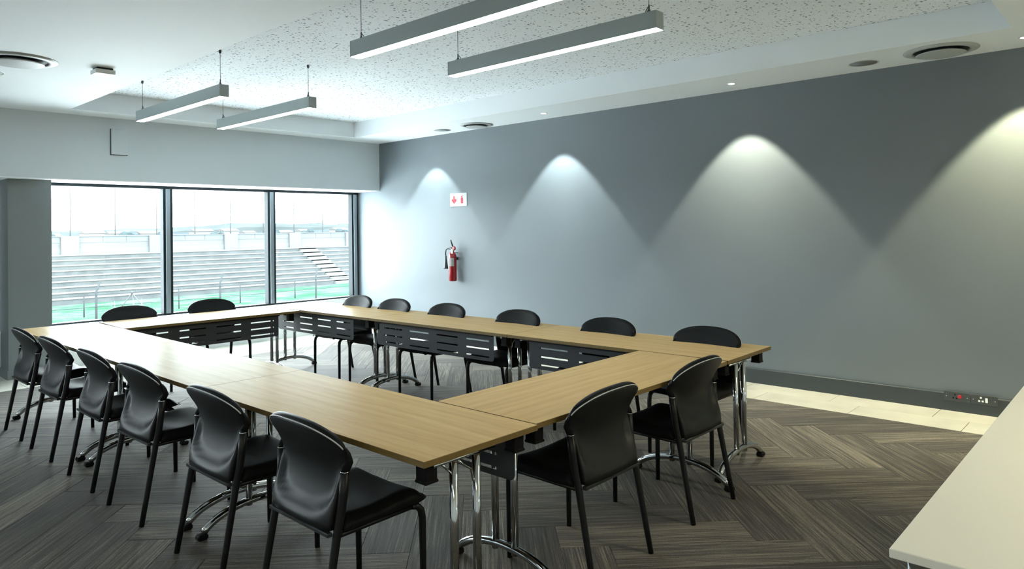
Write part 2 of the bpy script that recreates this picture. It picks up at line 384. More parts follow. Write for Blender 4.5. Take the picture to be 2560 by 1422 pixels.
W_, L_ = 0.25, 1.0
s2 = math.sqrt(0.5)
camI = cam.matrix_world.inverted()
def inframe(pt):
    q = camI @ Vector(pt)
    if q.z > -0.2: return -1e9
    u = 1769.13 * q.x / -q.z + 1280; v = 550.53 - 1769.13 * q.y / -q.z
    m = min(u, 2560 - u, 1422 - v); return m
def clip(poly, ax, lim, sign):
    out = []
    for i in range(len(poly)):
        a, b = poly[i], poly[(i + 1) % len(poly)]
        da, db = sign * (a[ax] - lim), sign * (b[ax] - lim)
        if da >= 0: out.append(a)
        if (da > 0) != (db > 0) and da != db:
            t = da / (da - db); out.append(tuple(a[k] + t * (b[k] - a[k]) for k in range(4)))
    return out
planks = []
X0h, Y0h = 7.40, -2.79
for i in range(-70, 71):
    for j in range(-16, 17):
        for typ in (0, 1):
            if typ == 0: p0, q0, dp, dq = i + 4 * j, i - 4 * j, 4, 1
            else: p0, q0, dp, dq = i + 4 * j, i - 4 * j + 1, 1, 4
            poly = []
            g = 0.004
            for (a, b) in ((g, g), (dp - g, g), (dp - g, dq - g), (g, dq - g)):
                P, Q = (p0 + a) * W_, (q0 + b) * W_
                x = X0h + (P + Q) * s2; y = Y0h + (-P + Q) * s2
                lu, lv = (a * W_, b * W_) if typ == 0 else (b * W_, a * W_)
                poly.append((x, y, lu, lv))
            cx = sum(t[0] for t in poly) / 4; cy = sum(t[1] for t in poly) / 4
            if cx < CX0 - 0.5 or cx > XR + 0.5 or cy > CY1 + 0.5 or cy < YL - 0.5: continue
            for ax, lim, sg in ((0, CX0 + 0.002, 1), (0, XR, -1), (1, CY1 - 0.002, -1), (1, YL, 1)):
                if poly: poly = clip(poly, ax, lim, sg)
            if len(poly) >= 3:
                ar = abs(sum(poly[k][0] * poly[(k + 1) % len(poly)][1] - poly[(k + 1) % len(poly)][0] * poly[k][1] for k in range(len(poly)))) / 2
                if ar > 0.002: planks.append((max(inframe((t[0], t[1], 0)) for t in poly + [(cx, cy)]), cx, cy, poly))
cx_, cy_ = 9.3, -6.98
def key(P): return (0 if P[0] > -60 else 1, math.hypot(P[1] - cx_, P[2] - cy_))
planks.sort(key=key)
def plank_mesh(lst, origin=(0, 0)):
    vs, fs, uvs = [], [], []
    for poly in lst:
        n = len(poly); b = len(vs); r = 0.002
        mx = sum(t[0] for t in poly) / n; my = sum(t[1] for t in poly) / n
        for (z, ins) in ((-0.006, 0), (-0.0012, 0), (0.0, r)):
            for t in poly:
                d = math.hypot(mx - t[0], my - t[1]) or 1
                vs.append((t[0] + (mx - t[0]) / d * ins - origin[0], t[1] + (my - t[1]) / d * ins - origin[1], z))
        uv = [(t[2] + (b % 97) * 1.7, t[3]) for t in poly]
        def add(f, u): fs.append(f); uvs.extend(u)
        add([b + 2 * n + k for k in range(n)], uv)
        for lv in (0, 1):
            for k in range(n):
                k2 = (k + 1) % n; add([b + lv * n + k, b + lv * n + k2, b + (lv + 1) * n + k2, b + (lv + 1) * n + k], [uv[k], uv[k2], uv[k2], uv[k]])
    me = bpy.data.meshes.new('carpet_plank'); me.from_pydata(vs, [], fs); l = me.uv_layers.new(name='UVMap')
    for i, u in enumerate(uvs): l.data[i].uv = u
    me.materials.append(M_carpet); me.update(); return me
def ccw(poly):
    a = sum(poly[k][0] * poly[(k + 1) % len(poly)][1] - poly[(k + 1) % len(poly)][0] * poly[k][1] for k in range(len(poly)))
    return poly if a > 0 else poly[::-1]
cache = {}
ind = [P for P in planks if P[0] > -60][:300]; rest = planks[len(ind):]
for (m, cx, cy, poly) in ind:
    poly = ccw(poly)
    kx = tuple(round(t[0] - cx, 3) for t in poly) + tuple(round(t[1] - cy, 3) for t in poly) + tuple(round(t[2], 3) for t in poly)
    if kx not in cache: cache[kx] = plank_mesh([poly], (cx, cy))
    o = bpy.data.objects.new('carpet_plank', cache[kx]); COL.objects.link(o); o.parent = fl; o.location = (cx, cy, random.uniform(-0.0003, 0.0003))
if rest:
    o = bpy.data.objects.new('carpet_planks_beyond', plank_mesh([ccw(P[3]) for P in rest])); COL.objects.link(o); o.parent = fl; o['kind'] = 'stuff'

# ------------------------------------------------------------------ tables
def slotted_panel(Lp, z0, z1, slots_x, slots_z, th=0.003, rc=0.03):
    xs = sorted(set([-Lp / 2, Lp / 2, -Lp / 2 + rc, Lp / 2 - rc] + [v for s in slots_x for v in s]))
    zs = sorted(set([z0, z1, z0 + rc] + [v for s in slots_z for v in s]))
    m = MB(); idx = {}
    for k, y in ((0, 0.0), (1, th)):
        for i, x in enumerate(xs):
            for j, z in enumerate(zs): idx[(k, i, j)] = len(m.v); m.v.append((x, y, z))
    nx, nz = len(xs) - 1, len(zs) - 1
    def solid(i, j):
        if i < 0 or j < 0 or i >= nx or j >= nz: return False
        mx, mz = (xs[i] + xs[i + 1]) / 2, (zs[j] + zs[j + 1]) / 2
        if (i in (0, nx - 1)) and j == 0: return False
        return not (any(a < mx < b for a, b in slots_x) and any(a < mz < b for a, b in slots_z))
    for i in range(nx):
        for j in range(nz):
            if not solid(i, j): continue
            A = lambda k, a, b: idx[(k, i + a, j + b)]
            m.face([A(0, 0, 0), A(0, 1, 0), A(0, 1, 1), A(0, 0, 1)]); m.face([A(1, 0, 0), A(1, 0, 1), A(1, 1, 1), A(1, 1, 0)])
            if not solid(i, j - 1): m.face([A(0, 0, 0), A(1, 0, 0), A(1, 1, 0), A(0, 1, 0)])
            if not solid(i, j + 1): m.face([A(0, 0, 1), A(0, 1, 1), A(1, 1, 1), A(1, 0, 1)])
            if not solid(i - 1, j): m.face([A(0, 0, 0), A(0, 0, 1), A(1, 0, 1), A(1, 0, 0)])
            if not solid(i + 1, j): m.face([A(0, 1, 0), A(1, 1, 0), A(1, 1, 1), A(0, 1, 1)])
    for sx in (-1, 1):   # rounded lower corners
        c = (sx * (Lp / 2 - rc), z0 + rc); poly = [c] + [(c[0] + sx * rc * math.sin(t * PI / 12), c[1] - rc * math.cos(t * PI / 12)) for t in range(7)]
        m.prism(poly, 1, 0.0, th)
    return m
ZT = 0.74
def make_table(name, length, width, frames, panel, label, post_c=0.0, foot=0.335, blocks=((1, -1),)):
    """local x along the table, y across; panel on the +y side; frames: x positions; post_c: y centre of the frame"""
    t = empty(name, (0, 0, 0), 0, label, 'table', 'folding tables of the conference ring')
    MB().bbox(-length / 2 + 0.0012, length / 2 - 0.0012, -width / 2 + 0.0012, width / 2 - 0.0012, ZT - 0.025, ZT, 0.0015, 0, 1).build('tabletop', [M_wood, M_edge], t)
    for fx in frames:
        sg = 1 if fx > 0 else -1
        fr = MB()
        for dy in (-0.062, 0.062): fr.tube([(fx, post_c + dy, 0.105), (fx, post_c + dy, 0.4), (fx, post_c + dy, 0.695)], 0.0175, 14)
        pl = fr.build('legs', M_chrome, t); pl.name = 'leg_posts'
        n = 18
        ft = MB().tube([(fx, post_c + foot * math.sin(a), 0.032 + 0.100 * (math.cos(a) - math.cos(1.25)) / (1 - math.cos(1.25))) for a in [(-1.25 + 2.5 * k / n) for k in range(n + 1)]], 0.020, 12)
        fo = ft.build('foot_arc', M_chrome, t)
        for sy in (-1, 1):
            y = post_c + sy * foot * math.sin(1.25)
            MB().bbox(fx - 0.024, fx + 0.024, y - 0.028 + sy * 0.006, y + 0.028 + sy * 0.006, 0.0, 0.030, 0.008).build('rubber_foot', M_rubber, fo)
        yb0, yb1 = post_c - 0.17, post_c + 0.17
        MB().tube([(fx + sg * 0.0, yb0, 0.700), (fx, yb1, 0.700)], 0.0085, 8).build('top_rail', M_chrome, t)
        MB().bbox(fx - sg * 0.05 - 0.03, fx - sg * 0.05 + 0.03, yb0 + 0.02, yb1 - 0.02, 0.690, 0.7145, 0.003).build('hinge_bracket', M_tube, t)
        pa, pb = post_c - 0.062, post_c + 0.062
        MB().tube([(fx, pa - 0.060, 0.694), (fx, pa - 0.045, 0.680), (fx, pa - 0.012, 0.650)], 0.0055, 6).build('stay', M_chrome, t)
        MB().tube([(fx, pa + 0.022, 0.694), (fx, pa + 0.050, 0.668), (fx, pb - 0.030, 0.640), (fx, pb - 0.022, 0.605), (fx, pb - 0.012, 0.575)], 0.0055, 6).build('stay', M_chrome, t)
    if panel:
        x0, x1 = panel; Lp = x1 - x0
        sl = []
        nslot = 4; pitch = (Lp - 0.06) / nslot
        for k in range(nslot):
            a = -Lp / 2 + 0.055 + k * pitch; sl.append((a, a + pitch - 0.105))
        pm = slotted_panel(Lp, 0.485, 0.705, sl, [(0.513, 0.526), (0.579, 0.592), (0.648, 0.661)])
        po = pm.build('modesty_panel', M_panel, t); po.location = ((x0 + x1) / 2, width / 2 - 0.055, 0)
        MB().bbox(x0, x1, width / 2 - 0.052, width / 2 - 0.022, 0.700, 0.7148, 0.002).build('panel_rail', M_tube, t)
    for (sx, sy) in blocks:
        bx, by = sx * (length / 2 - 0.075), sy * (width / 2 - 0.075)
        b = MB(); b.bbox(bx - 0.030, bx + 0.030, by - 0.030, by + 0.030, 0.640, 0.7148, 0.003); b.bbox(bx - 0.034, bx + 0.034, by - 0.034, by + 0.034, 0.630, 0.642, 0.004)
        b.build('stacking_block', M_rubber, t)
    return t
def put(t, x, y, rz): t.location = (x, y, 0); t.rotation_euler = (0, 0, rz); return t
allb = ((1, -1), (1, 1), (-1, -1), (-1, 1))
S1, S2 = 5.335, 3.50
# near row: top spans y -5.272 .. -4.618, the panel on the inner (+y) side
for (a, b, f0, f1, lab) in ((S1, 7.270, 5.575, 7.235, 'oak topped folding table at the near corner of the ring, closest to the camera'),
                            (S2, S1, 3.80, 5.385, 'oak topped folding table in the middle of the left hand chair row'),
                            (1.515, S2, 1.90, 3.62, 'oak topped folding table at the far left corner of the ring beside the pillar')):
    cx = (a + b) / 2
    put(make_table('folding_table', b - a, 0.652, (f0 - cx, f1 - cx), (f0 - cx + 0.06, f1 - cx - 0.06), lab, post_c=-0.085, blocks=allb), cx, -4.945, 0)
# wall row, turned by pi so the panel faces the inside (-y), slightly skewed
SK = math.radians(-1.0)
wx, wy = 7.245, -2.03
for (a, b, f0, f1, p0, p1, lab) in ((5.345, 7.245, 5.46, 7.222, 5.54, 7.12, 'oak topped folding table at the right end of the row along the grey wall'),
                            (3.50, 5.345, 3.62, 5.245, 3.58, 5.15, 'oak topped folding table in the middle of the row along the grey wall'),
                            (1.53, 3.50, 1.72, 3.42, 1.74, 3.19, 'oak topped folding table in the far corner between window and grey wall')):
    cx = (a + b) / 2; wd = 0.70
    yc = wy - wd / 2 - (wx - cx) * math.sin(math.radians(1.0))
    put(make_table('folding_table', b - a, wd, (cx - f1, cx - f0), (cx - p1, cx - p0), lab, post_c=0.14, blocks=allb), cx, yc, PI + math.radians(1.0))
# right and window side tables between the rows
put(make_table('folding_table', 1.865, 0.655, (-0.900, 0.73), (-0.80, 0.80), 'oak topped folding table on the right side of the ring with two chairs behind it', post_c=-0.10, blocks=allb), 6.925, -3.682, PI / 2)
put(make_table('folding_table', 1.77, 0.72, (-0.80, 0.80), (-0.66, 0.84), 'oak topped folding table in front of the windows', post_c=-0.06, blocks=allb), 1.955, -3.722, -PI / 2 - math.radians(1.5))

# white table at the bottom right
t = empty('white_table', (9.2, -3.42, 0), PI / 2, 'white laminate table with steel legs at the bottom right corner', 'table')
MB().bbox(-1.505, 1.505, -0.45, 0.45, 0.715, 0.74, 0.0022).build('tabletop', M_whitetop, t)
for sx in (-1, 1):
    for sy in (-1, 1):
        g = MB().tube([(sx * 1.45, sy * 0.395, 0.0), (sx * 1.45, sy * 0.395, 0.35), (sx * 1.45, sy * 0.395, 0.714)], 0.025, 20).build('leg', M_chrome, t)
MB().box(-1.42, 1.42, -0.37, -0.35, 0.665, 0.715).build('apron', M_chrome, t); MB().box(-1.42, 1.42, 0.35, 0.37, 0.665, 0.715).build('apron', M_chrome, t)

# ------------------------------------------------------------------ chairs
def sstep(a, b, x):
    t = max(0, min(1, (x - a) / (b - a))); return t * t * (3 - 2 * t)
def ztop(u): return 0.752 + 0.096 * max(0.0, 1 - abs(u) ** 2.4) ** 0.58
def back_pt(u, v, lay):
    """lay 0 rear shell skin, 1 seam, 2 front pad skin"""
    zt = ztop(u); z0 = 0.445; sr = 0.0
    if lay == 2: sr = max(0.0, (v - 0.88) / 0.12); v = min(1.0, v / 0.88)
    z = z0 + (zt - z0) * v
    wdt = 0.222 + 0.052 * sstep(0.60, 0.80, z) - 0.004 * sstep(0.5, 0.45, z)
    x = wdt * u; roll = 0.0
    y = -0.176 + 0.028 * sstep(0.46, 0.62, z) - 0.092 * sstep(0.64, 0.88, z)
    y += 0.040 * (u * u) * (0.35 + 0.65 * sstep(0.5, 0.75, z)) - 0.010
    e = math.sqrt(max(0.0, 1 - abs(u) ** 6)) * math.sqrt(max(0.0, 1 - min(v, 1) ** 14))
    if lay == 0:
        zb = 0.520 + 0.085 * abs(u) ** 3                      # U-shaped moulding above the flared hem
        d = sstep(zb - 0.055, zb + 0.004, z) * (1 - sstep(0.80, 1.0, abs(u)))
        y += -0.026 * (1 - d) * (1 - sstep(0.60, 0.72, z)) + 0.004 * d * (1 - sstep(0.62, 0.8, z))
        y -= 0.007 * e
    if lay == 2:
        eu = math.sqrt(max(0.0, 1 - abs(u) ** 6))
        th = 0.038 * eu * (0.75 + 0.25 * sstep(0.5, 0.8, z)) + 0.004 - 0.012 * math.exp(-((z - 0.52) / 0.05) ** 2)
        y += th * (1 + math.cos(PI * sr)) / 2; z += 0.015 * eu * math.sin(PI * sr)
    return (x, y, z)
def make_chair():
    t = empty('stacking_chair', (0, 0, 0), 0, 'black leather chair', 'chair', 'black leather chairs around the conference tables')
    # seat cushion
    def seat(u, v, top):
        x = (u - 0.5) * 2; hw = 0.250 - 0.012 * v
        yy = -0.150 + 0.440 * v
        z = 0.487 - 0.012 * math.cos(PI * x * 0.5) * sstep(0.05, 0.4, v) + 0.014 * math.exp(-((yy - 0.17) / 0.10) ** 2)
        z -= 0.042 * sstep(0.20, 0.295, yy) ** 1.4
        z -= 0.016 * max(0, (abs(x) - 0.82) / 0.18) ** 2 + 0.02 * max(0, (0.05 - v) / 0.05)
        if not top: z = 0.437 + 0.004 * sstep(0.8, 1.0, v)
        cr = 1 - 0.16 * max(0, (v - 0.86) / 0.14) ** 2 if True else 1
        return Vector((x * hw * cr, yy, z))
    m = MB(); nu, nv = 16, 20
    a = m.grid(lambda u, v: seat(u, v, True), nu, nv); b = m.grid(lambda u, v: seat(u, v, False), nu, nv, flip=True)
    ring = [(i, 0) for i in range(nu)] + [(nu, j) for j in range(nv)] + [(nu - i, nv) for i in range(nu)] + [(0, nv - j) for j in range(nv)]
    ix = lambda q: q[1] * (nu + 1) + q[0]
    mid = len(m.v)
    for q in ring:
        A = Vector(m.v[a + ix(q)]); B = Vector(m.v[b + ix(q)]); C_ = (A + B) / 2; d = Vector((C_.x, C_.y - 0.05, 0)).normalized()
        ex = 0.008 if q[1] > 0 else 0.0
        m.v.append(tuple(A * 0.7 + B * 0.3 + d * ex)); m.v.append(tuple(A * 0.2 + B * 0.8 + d * ex))
    for k in range(len(ring)):
        k2 = (k + 1) % len(ring); r0 = a + ix(ring[k]); r1 = a + ix(ring[k2]); s0 = b + ix(ring[k]); s1 = b + ix(ring[k2])
        m0, m1, n0, n1 = mid + 2 * k, mid + 2 * k2, mid + 2 * k + 1, mid + 2 * k2 + 1
        m.face([r0, m0, m1, r1], 0, True); m.face([m0, n0, n1, m1], 0, True); m.face([n0, s0, s1, n1], 0, True)
    fixn(m.build('seat', M_leather, t))
    def back(nm, la, lb, mt):
        m = MB(); nu, nv = 24, 22
        U = lambda i: math.sin((i * 2 - 1) * PI / 2 * 0.985) / math.sin(PI / 2 * 0.985)
        V = lambda j: (1 - (1 - j) ** 1.5) if lb != 2 else j ** 0.8
        a = m.grid(lambda u, v: back_pt(U(u), V(v), la), nu, nv); b = m.grid(lambda u, v: back_pt(U(u), V(v), lb), nu, nv, flip=True)
        ring = [(i, 0) for i in range(nu)] + [(nu, j) for j in range(nv)] + [(nu - i, nv) for i in range(nu)] + [(0, nv - j) for j in range(nv)]
        for k in range(len(ring)):
            q, q2 = ring[k], ring[(k + 1) % len(ring)]; ix = lambda q: q[1] * (nu + 1) + q[0]
            m.face([a + ix(q), b + ix(q), b + ix(q2), a + ix(q2)], 0, True)
        o = fixn(m.build(nm, mt, t)); return o
    back('back_shell', 0, 1, M_shell); back('back_pad', 1, 2, M_leather)
    # pale thread follows the top seam, painting in its highlight
    pts = []
    for k in range(41):
        u = math.sin((-1 + 2 * k / 40) * PI / 2 * 0.93); P = back_pt(u, 1.0, 1); pts.append((P[0] * 1.004, P[1] - 0.001, P[2] + 0.0015))
    MB().tube(pts, 0.0028, 6).build('seam_glint', M_seam_glint, t)
    for s in (-1, 1):
        g = MB().tube([(s * 0.240, -0.255, 0), (s * 0.238, -0.228, 0.14), (s * 0.236, -0.200, 0.29), (s * 0.234, -0.176, 0.42), (s * 0.2345, -0.158, 0.50), (s * 0.237, -0.146, 0.58), (s * 0.241, -0.140, 0.665)], [0.0135, 0.0145, 0.0155, 0.017, 0.0185, 0.0185, 0.018], 12, flat=1.0)
        r = g.build('rear_leg', M_tube, t)
        MB().tube([(s * 0.241, -0.140, 0.663), (s * 0.2412, -0.140, 0.668)], 0.0192, 12).build('ring', M_chrome, r)
        sv = [(s * 0.241, -0.140, 0.668)]
        for zz, ins in ((0.70, 0.004), (0.73, 0.010), (0.765, 0.020)):
            P = back_pt(1.0, (zz - 0.445) / (ztop(1.0) - 0.445) if zz < 0.75 else 1.0, 1); sv.append((s * (P[0] - ins), P[1] + 0.012, min(zz, 0.757)))
        MB().tube(sv, [0.0182, 0.0175, 0.0155, 0.010], 12).build('leg_sleeve', M_leather, r)
        g = MB().tube([(s * 0.238, 0.248, 0), (s * 0.238, 0.247, 0.20), (s * 0.237, 0.246, 0.37), (s * 0.235, 0.240, 0.405), (s * 0.232, 0.222, 0.424), (s * 0.228, 0.195, 0.428)], [0.0130, 0.0145, 0.016, 0.016, 0.015, 0.013], 12)
        g.build('front_leg', M_tube, t)
        MB().tube([(s * 0.228, 0.205, 0.427), (s * 0.231, 0.0, 0.425), (s * 0.233, -0.172, 0.423)], 0.0105, 8).build('side_rail', M_tube, t)
    MB().bbox(-0.226, 0.226, -0.212, -0.188, 0.424, 0.440, 0.003).build('crossbar', M_bar, t)
    MB().tube([(-0.225, 0.19, 0.426), (0.225, 0.19, 0.426)], 0.009, 8).build('front_rail', M_tube, t)
    return t
proto = make_chair()
CH = []
lw = ['black leather chair at the far end of the left row, beside the pillar', 'second black leather chair from the pillar in the left row', 'third black leather chair from the pillar in the left row',
      'fourth black leather chair from the pillar in the left row', 'second nearest black leather chair in the left row, over the chrome feet', 'nearest and largest black leather chair seen from behind, left of the table corner']
for x, l, a in zip((2.475, 3.25, 4.14, 4.91, 5.87, 6.70), lw, (0.0, 0.01, -0.01, 0.02, 0.0, -0.01)): CH.append((x, -5.25, a, l))
CH.append((7.170, -4.205, PI / 2 + 0.01, 'black leather chair seen from behind at the near end of the right table'))
CH.append((7.165, -3.290, PI / 2, 'black leather chair seen from behind beside the far right table corner'))
ww = ['black leather chair by the grey wall, closest to the window', 'second black leather chair from the window along the grey wall', 'black leather chair along the grey wall right below the fire extinguisher',
      'fourth black leather chair from the window along the grey wall', 'second black leather chair from the right along the grey wall', 'rightmost black leather chair along the grey wall, at the table end']
for x, l in zip((2.50, 3.17, 4.01, 4.97, 5.96, 6.83), ww): CH.append((x, -2.37, PI, l))
CH.append((1.62, -4.27, -PI / 2 + 0.02, 'black leather chair before the left window pane, nearer the pillar'))
CH.append((1.62, -3.42, -PI / 2, 'black leather chair before the middle window pane'))
for i, (x, y, rz, l) in enumerate(CH):
    o = proto if i == 0 else copy_tree(proto)
    o.location = (x, y, 0); o.rotation_euler = (0, 0, rz); o['label'] = l

# ------------------------------------------------------------------ pendant lights
def pendant(x0, x1, yc, label):
    z0, z1, hw = 2.800, 2.908, 0.042
    cx = (x0 + x1) / 2; L2 = (x1 - x0) / 2
    t = empty('pendant_light', (cx, yc, z0), 0, label, 'light', 'linear pendant lights under the ceiling')
    h = z1 - z0
    m = MB(); m.box(-L2 + 0.004, L2 - 0.004, -hw, -hw + 0.003, 0.0, h); m.box(-L2 + 0.004, L2 - 0.004, hw - 0.003, hw, 0.0, h); m.box(-L2 + 0.004, L2 - 0.004, -hw + 0.003, hw - 0.003, h - 0.003, h)
    m.build('housing', M_silver, t)
    MB().box(-L2 + 0.005, L2 - 0.005, -hw + 0.004, hw - 0.004, -0.002, 0.006).build('diffuser', M_diff, t)
    for s in (-1, 1):
        MB().bbox(min(s * L2, s * (L2 - 0.004)), max(s * L2, s * (L2 - 0.004)), -hw, hw, 0.0, h, 0.001).build('end_cap', M_silver, t)
        xc = s * (L2 - 0.075)
        cb = MB().tube([(xc, 0, h + 0.05), (xc, 0, (h + HT - z0) / 2), (xc, 0, HT - z0)], 0.0022, 6).build('suspension_cable', M_cable, t)
        MB().lathe([(0.013, 0), (0.013, 0.012), (0.005, 0.03), (0.005, 0.055)], 10, c=(xc, 0, h)).build('cable_grip', M_cable, cb)
        MB().lathe([(0.008, -0.03), (0.012, -0.02), (0.012, 0)], 10, c=(xc, 0, HT - z0)).build('ceiling_anchor', M_cable, cb)
        MB().tube([(xc, 0, h + 0.05), (xc - s * 0.02, 0.004, h + 0.03), (xc - s * 0.035, 0.004, h + 0.003)], 0.003, 6).build('feed_wire', M_cable, cb)
pendant(1.288, 3.238, -4.10, 'silver linear pendant light, far left of the four, above the window side tables')
pendant(1.300, 3.258, -3.232, 'silver linear pendant light, right one of the far pair, hanging near the bulkhead')
pendant(5.200, 7.150, -4.10, 'silver linear pendant light cut by the top edge of the picture')
pendant(5.218, 7.080, -3.210, 'silver linear pendant light, nearest whole one with both ends in view')

# downlights
for i, x in enumerate((1.375, 3.779, 6.196, 8.56, 10.95)):
    warm = x > 5
    t = empty('downlight', (x, -0.368, H), 0, ['small recessed downlight nearest the window corner', 'small recessed downlight just right of the far air diffuser', 'small recessed downlight above the warm pool of light on the wall', 'small recessed downlight at the right edge of the picture', 'small recessed downlight beyond the right edge'][i], 'light', 'recessed downlights along the grey wall')
    MB().lathe([(0.030, -0.001), (0.030, -0.004), (0.043, -0.004), (0.046, -0.0005), (0.046, 0)], 24).build('trim_ring', M_ring, t)
    MB().lathe([(0.029, -0.0055), (0.029, -0.001)], 20).build('lens', M_lens_w if warm else M_lens_c, t)
    l = bpy.data.lights.new('beam', 'SPOT'); l.spot_size = math.radians(79); l.spot_blend = 0.22; l.shadow_soft_size = 0.028
    l.energy = SPOT * (1.0, 1.1, 1.2, 1.5, 1.5)[i]; l.color = ((0.86, 0.98, 0.96), (0.90, 1.0, 0.95), (1.0, 0.96, 0.72), (1.0, 0.91, 0.56), (1.0, 0.91, 0.56))[i]
    lo = bpy.data.objects.new('beam', l); COL.objects.link(lo); lo.parent = t; lo.location = (0, 0, -0.012)

# round air diffusers and speakers
def air(x, y, r, label):
    t = empty('air_diffuser', (x, y, H), 0, label, 'air vent', 'round ceiling air diffusers')
    MB().lathe([(r * 0.74, 0.0), (r * 0.74, -0.012), (r * 0.80, -0.016), (r * 0.90, -0.014), (r * 0.955, -0.010), (r * 0.96, -0.004), (r, -0.006), (r, 0.0)], 56).build('outer_ring', M_vgrey, t)
    MB().lathe([(r * 0.735, -0.004), (r * 0.735, -0.0005)], 48).build('throat', M_vdark, t)
    MB().lathe([(r * 0.40, -0.005), (r * 0.52, -0.018), (r * 0.66, -0.030), (r * 0.665, -0.034), (r * 0.60, -0.037), (r * 0.02, -0.038)], 48).build('cone', M_vgrey, t)
air(2.615, -5.49, 0.275, 'round white ceiling air diffuser at the left edge of the picture')
air(2.55, -0.305, 0.225, 'round ceiling air diffuser far along the grey wall, between two downlights')
air(8.0, -0.375, 0.27, 'round ceiling air diffuser at the top right, above the grey wall')
def speaker(x, y, label):
    t = empty('ceiling_speaker', (x, y, H), 0, label, 'speaker', 'flush ceiling speakers')
    MB().lathe([(0.112, 0), (0.112, -0.003), (0.124, -0.004), (0.126, -0.001), (0.126, 0)], 40).build('rim', M_ring, t)
    MB().lathe([(0.111, -0.0005), (0.111, -0.003), (0.02, -0.0045)], 36).build('grille', M_grille, t)
speaker(7.405, -0.35, 'flat round ceiling speaker beside the right hand air diffuser')
speaker(1.86, -0.30, 'flat round ceiling speaker beside the far air diffuser')
speaker(1.94, -5.56, 'flat round ceiling speaker at the left edge below the left diffuser')
# ceiling sensor box
t = empty('ceiling_sensor', (2.725, -4.908, H), 0, 'small square white sensor box fixed to the plain ceiling at the left', 'sensor')
MB().bbox(-0.055, 0.055, -0.062, 0.062, -0.014, 0.0, 0.002).build('base', M_frame, t)
MB().bbox(-0.070, 0.070, -0.076, 0.076, -0.052, -0.014, 0.004).build('cover', mat('sensor_plastic', (0.62, 0.66, 0.66), 0.45), t)
# wall box on the bulkhead
t = empty('wall_box', (0.0, -3.878, 2.565), 0, 'flat grey access box on the bulkhead left of the far pendant', 'box')
MB().bbox(0.0, 0.035, -0.092, 0.092, 0.0, 0.305, 0.004).build('cover', M_bulk, t)
MB().bbox(0.0, 0.004, -0.100, 0.096, -0.007, 0.308, 0.001).build('backplate', M_vdark, t)

# ------------------------------------------------------------------ sign, extinguisher, sockets
t = empty('fire_sign', (1.858, 0, 2.03), 0, 'white fire sign with red arrow and extinguisher symbol on the grey wall', 'sign')
MB().bbox(-0.176, 0.176, -0.006, 0, -0.095, 0.095, 0.002).build('plate', M_sign, t)
ar = MB(); ar.prism([(-0.105, 0.055), (-0.075, 0.055), (-0.075, 0.0), (-0.045, 0.02), (-0.040, -0.012), (-0.090, -0.058), (-0.140, -0.012), (-0.135, 0.02), (-0.105, 0.0)], 1, -0.0085, -0.0055)
fixn(ar.build('arrow', M_pink, t))
ex = MB(); ex.prism([(0.050, -0.055), (0.098, -0.055), (0.098, 0.012), (0.090, 0.028), (0.082, 0.032), (0.082, 0.045), (0.096, 0.052), (0.090, 0.060), (0.074, 0.052), (0.062, 0.052), (0.052, 0.038), (0.056, 0.034), (0.066, 0.044), (0.066, 0.032), (0.058, 0.028), (0.050, 0.012)], 1, -0.0085, -0.0055)
fixn(ex.build('extinguisher_symbol', M_pink, t))

t = empty('fire_extinguisher', (1.805, -0.085, 0.865), 0, 'red fire extinguisher with black horn hanging on the grey wall', 'fire extinguisher')
R = 0.058
MB().lathe([(R * 0.8, 0), (R * 0.96, 0.006), (R, 0.02), (R, 0.335), (R * 0.97, 0.362), (R * 0.80, 0.392), (R * 0.50, 0.412), (R * 0.36, 0.420), (R * 0.36, 0.436)], 28).build('cylinder', M_red, t)
MB().lathe([(0.016, 0.436), (0.022, 0.440), (0.022, 0.468), (0.014, 0.475)], 16).build('valve', M_chrome, t)
MB().bbox(-0.013, 0.013, -0.060, 0.030, 0.472, 0.482, 0.003).build('lower_handle', M_horn, t)
g = MB(); g.tube([(0, 0.02, 0.475), (-0.004, -0.004, 0.525), (-0.012, -0.022, 0.590)], [0.011, 0.011, 0.009], 8); g.build('lever', M_horn, t)
o = MB().lathe([(0.02, -0.012), (0.03, -0.008), (0.03, 0.008), (0.02, 0.012)], 16, c=(0, 0, 0)).build('gauge', M_red, t)
o.location = (0.060, -0.025, 0.470); o.rotation_euler = (PI / 2, 0, 0)
MB().bbox(0.024, 0.062, -0.052, -0.049, 0.395, 0.452, 0.001).build('tag', M_labelw, t)
def wrap(z0, z1, a0, a1, r, nm, mt):
    m = MB(); m.grid(lambda u, v: (r * math.sin(a0 + (a1 - a0) * u), -r * math.cos(a0 + (a1 - a0) * u), z0 + (z1 - z0) * v), 14, 1); m.build(nm, mt, t)
wrap(0.215, 0.332, 0.05, 1.15, R + 0.0012, 'silver_label', M_label); wrap(0.165, 0.332, -1.25, -0.20, R + 0.0012, 'white_label', M_labelw)
wrap(0.27, 0.285, -1.15, -0.3, R + 0.002, 'label_stripe', M_horn); wrap(0.19, 0.235, -0.95, -0.4, R + 0.002, 'label_panel', M_horn)
MB().tube([(-0.015, 0, 0.455), (-0.05, -0.005, 0.460), (-0.095, -0.012, 0.462), (-0.122, -0.015, 0.445), (-0.128, -0.016, 0.41), (-0.128, -0.016, 0.36)], 0.0085, 10).build('hose', M_horn, t)
MB().lathe([(0.011, 0.365), (0.013, 0.34), (0.018, 0.28), (0.031, 0.19), (0.037, 0.175), (0.032, 0.176)], 16, c=(-0.125, -0.016, 0)).build('horn', M_horn, t)
g = MB(); g.box(-0.02, 0.02, 0.05, 0.085, 0.30, 0.34); g.box(-0.02, 0.02, 0.0, 0.085, 0.40, 0.408); g.build('wall_bracket', M_horn, t)

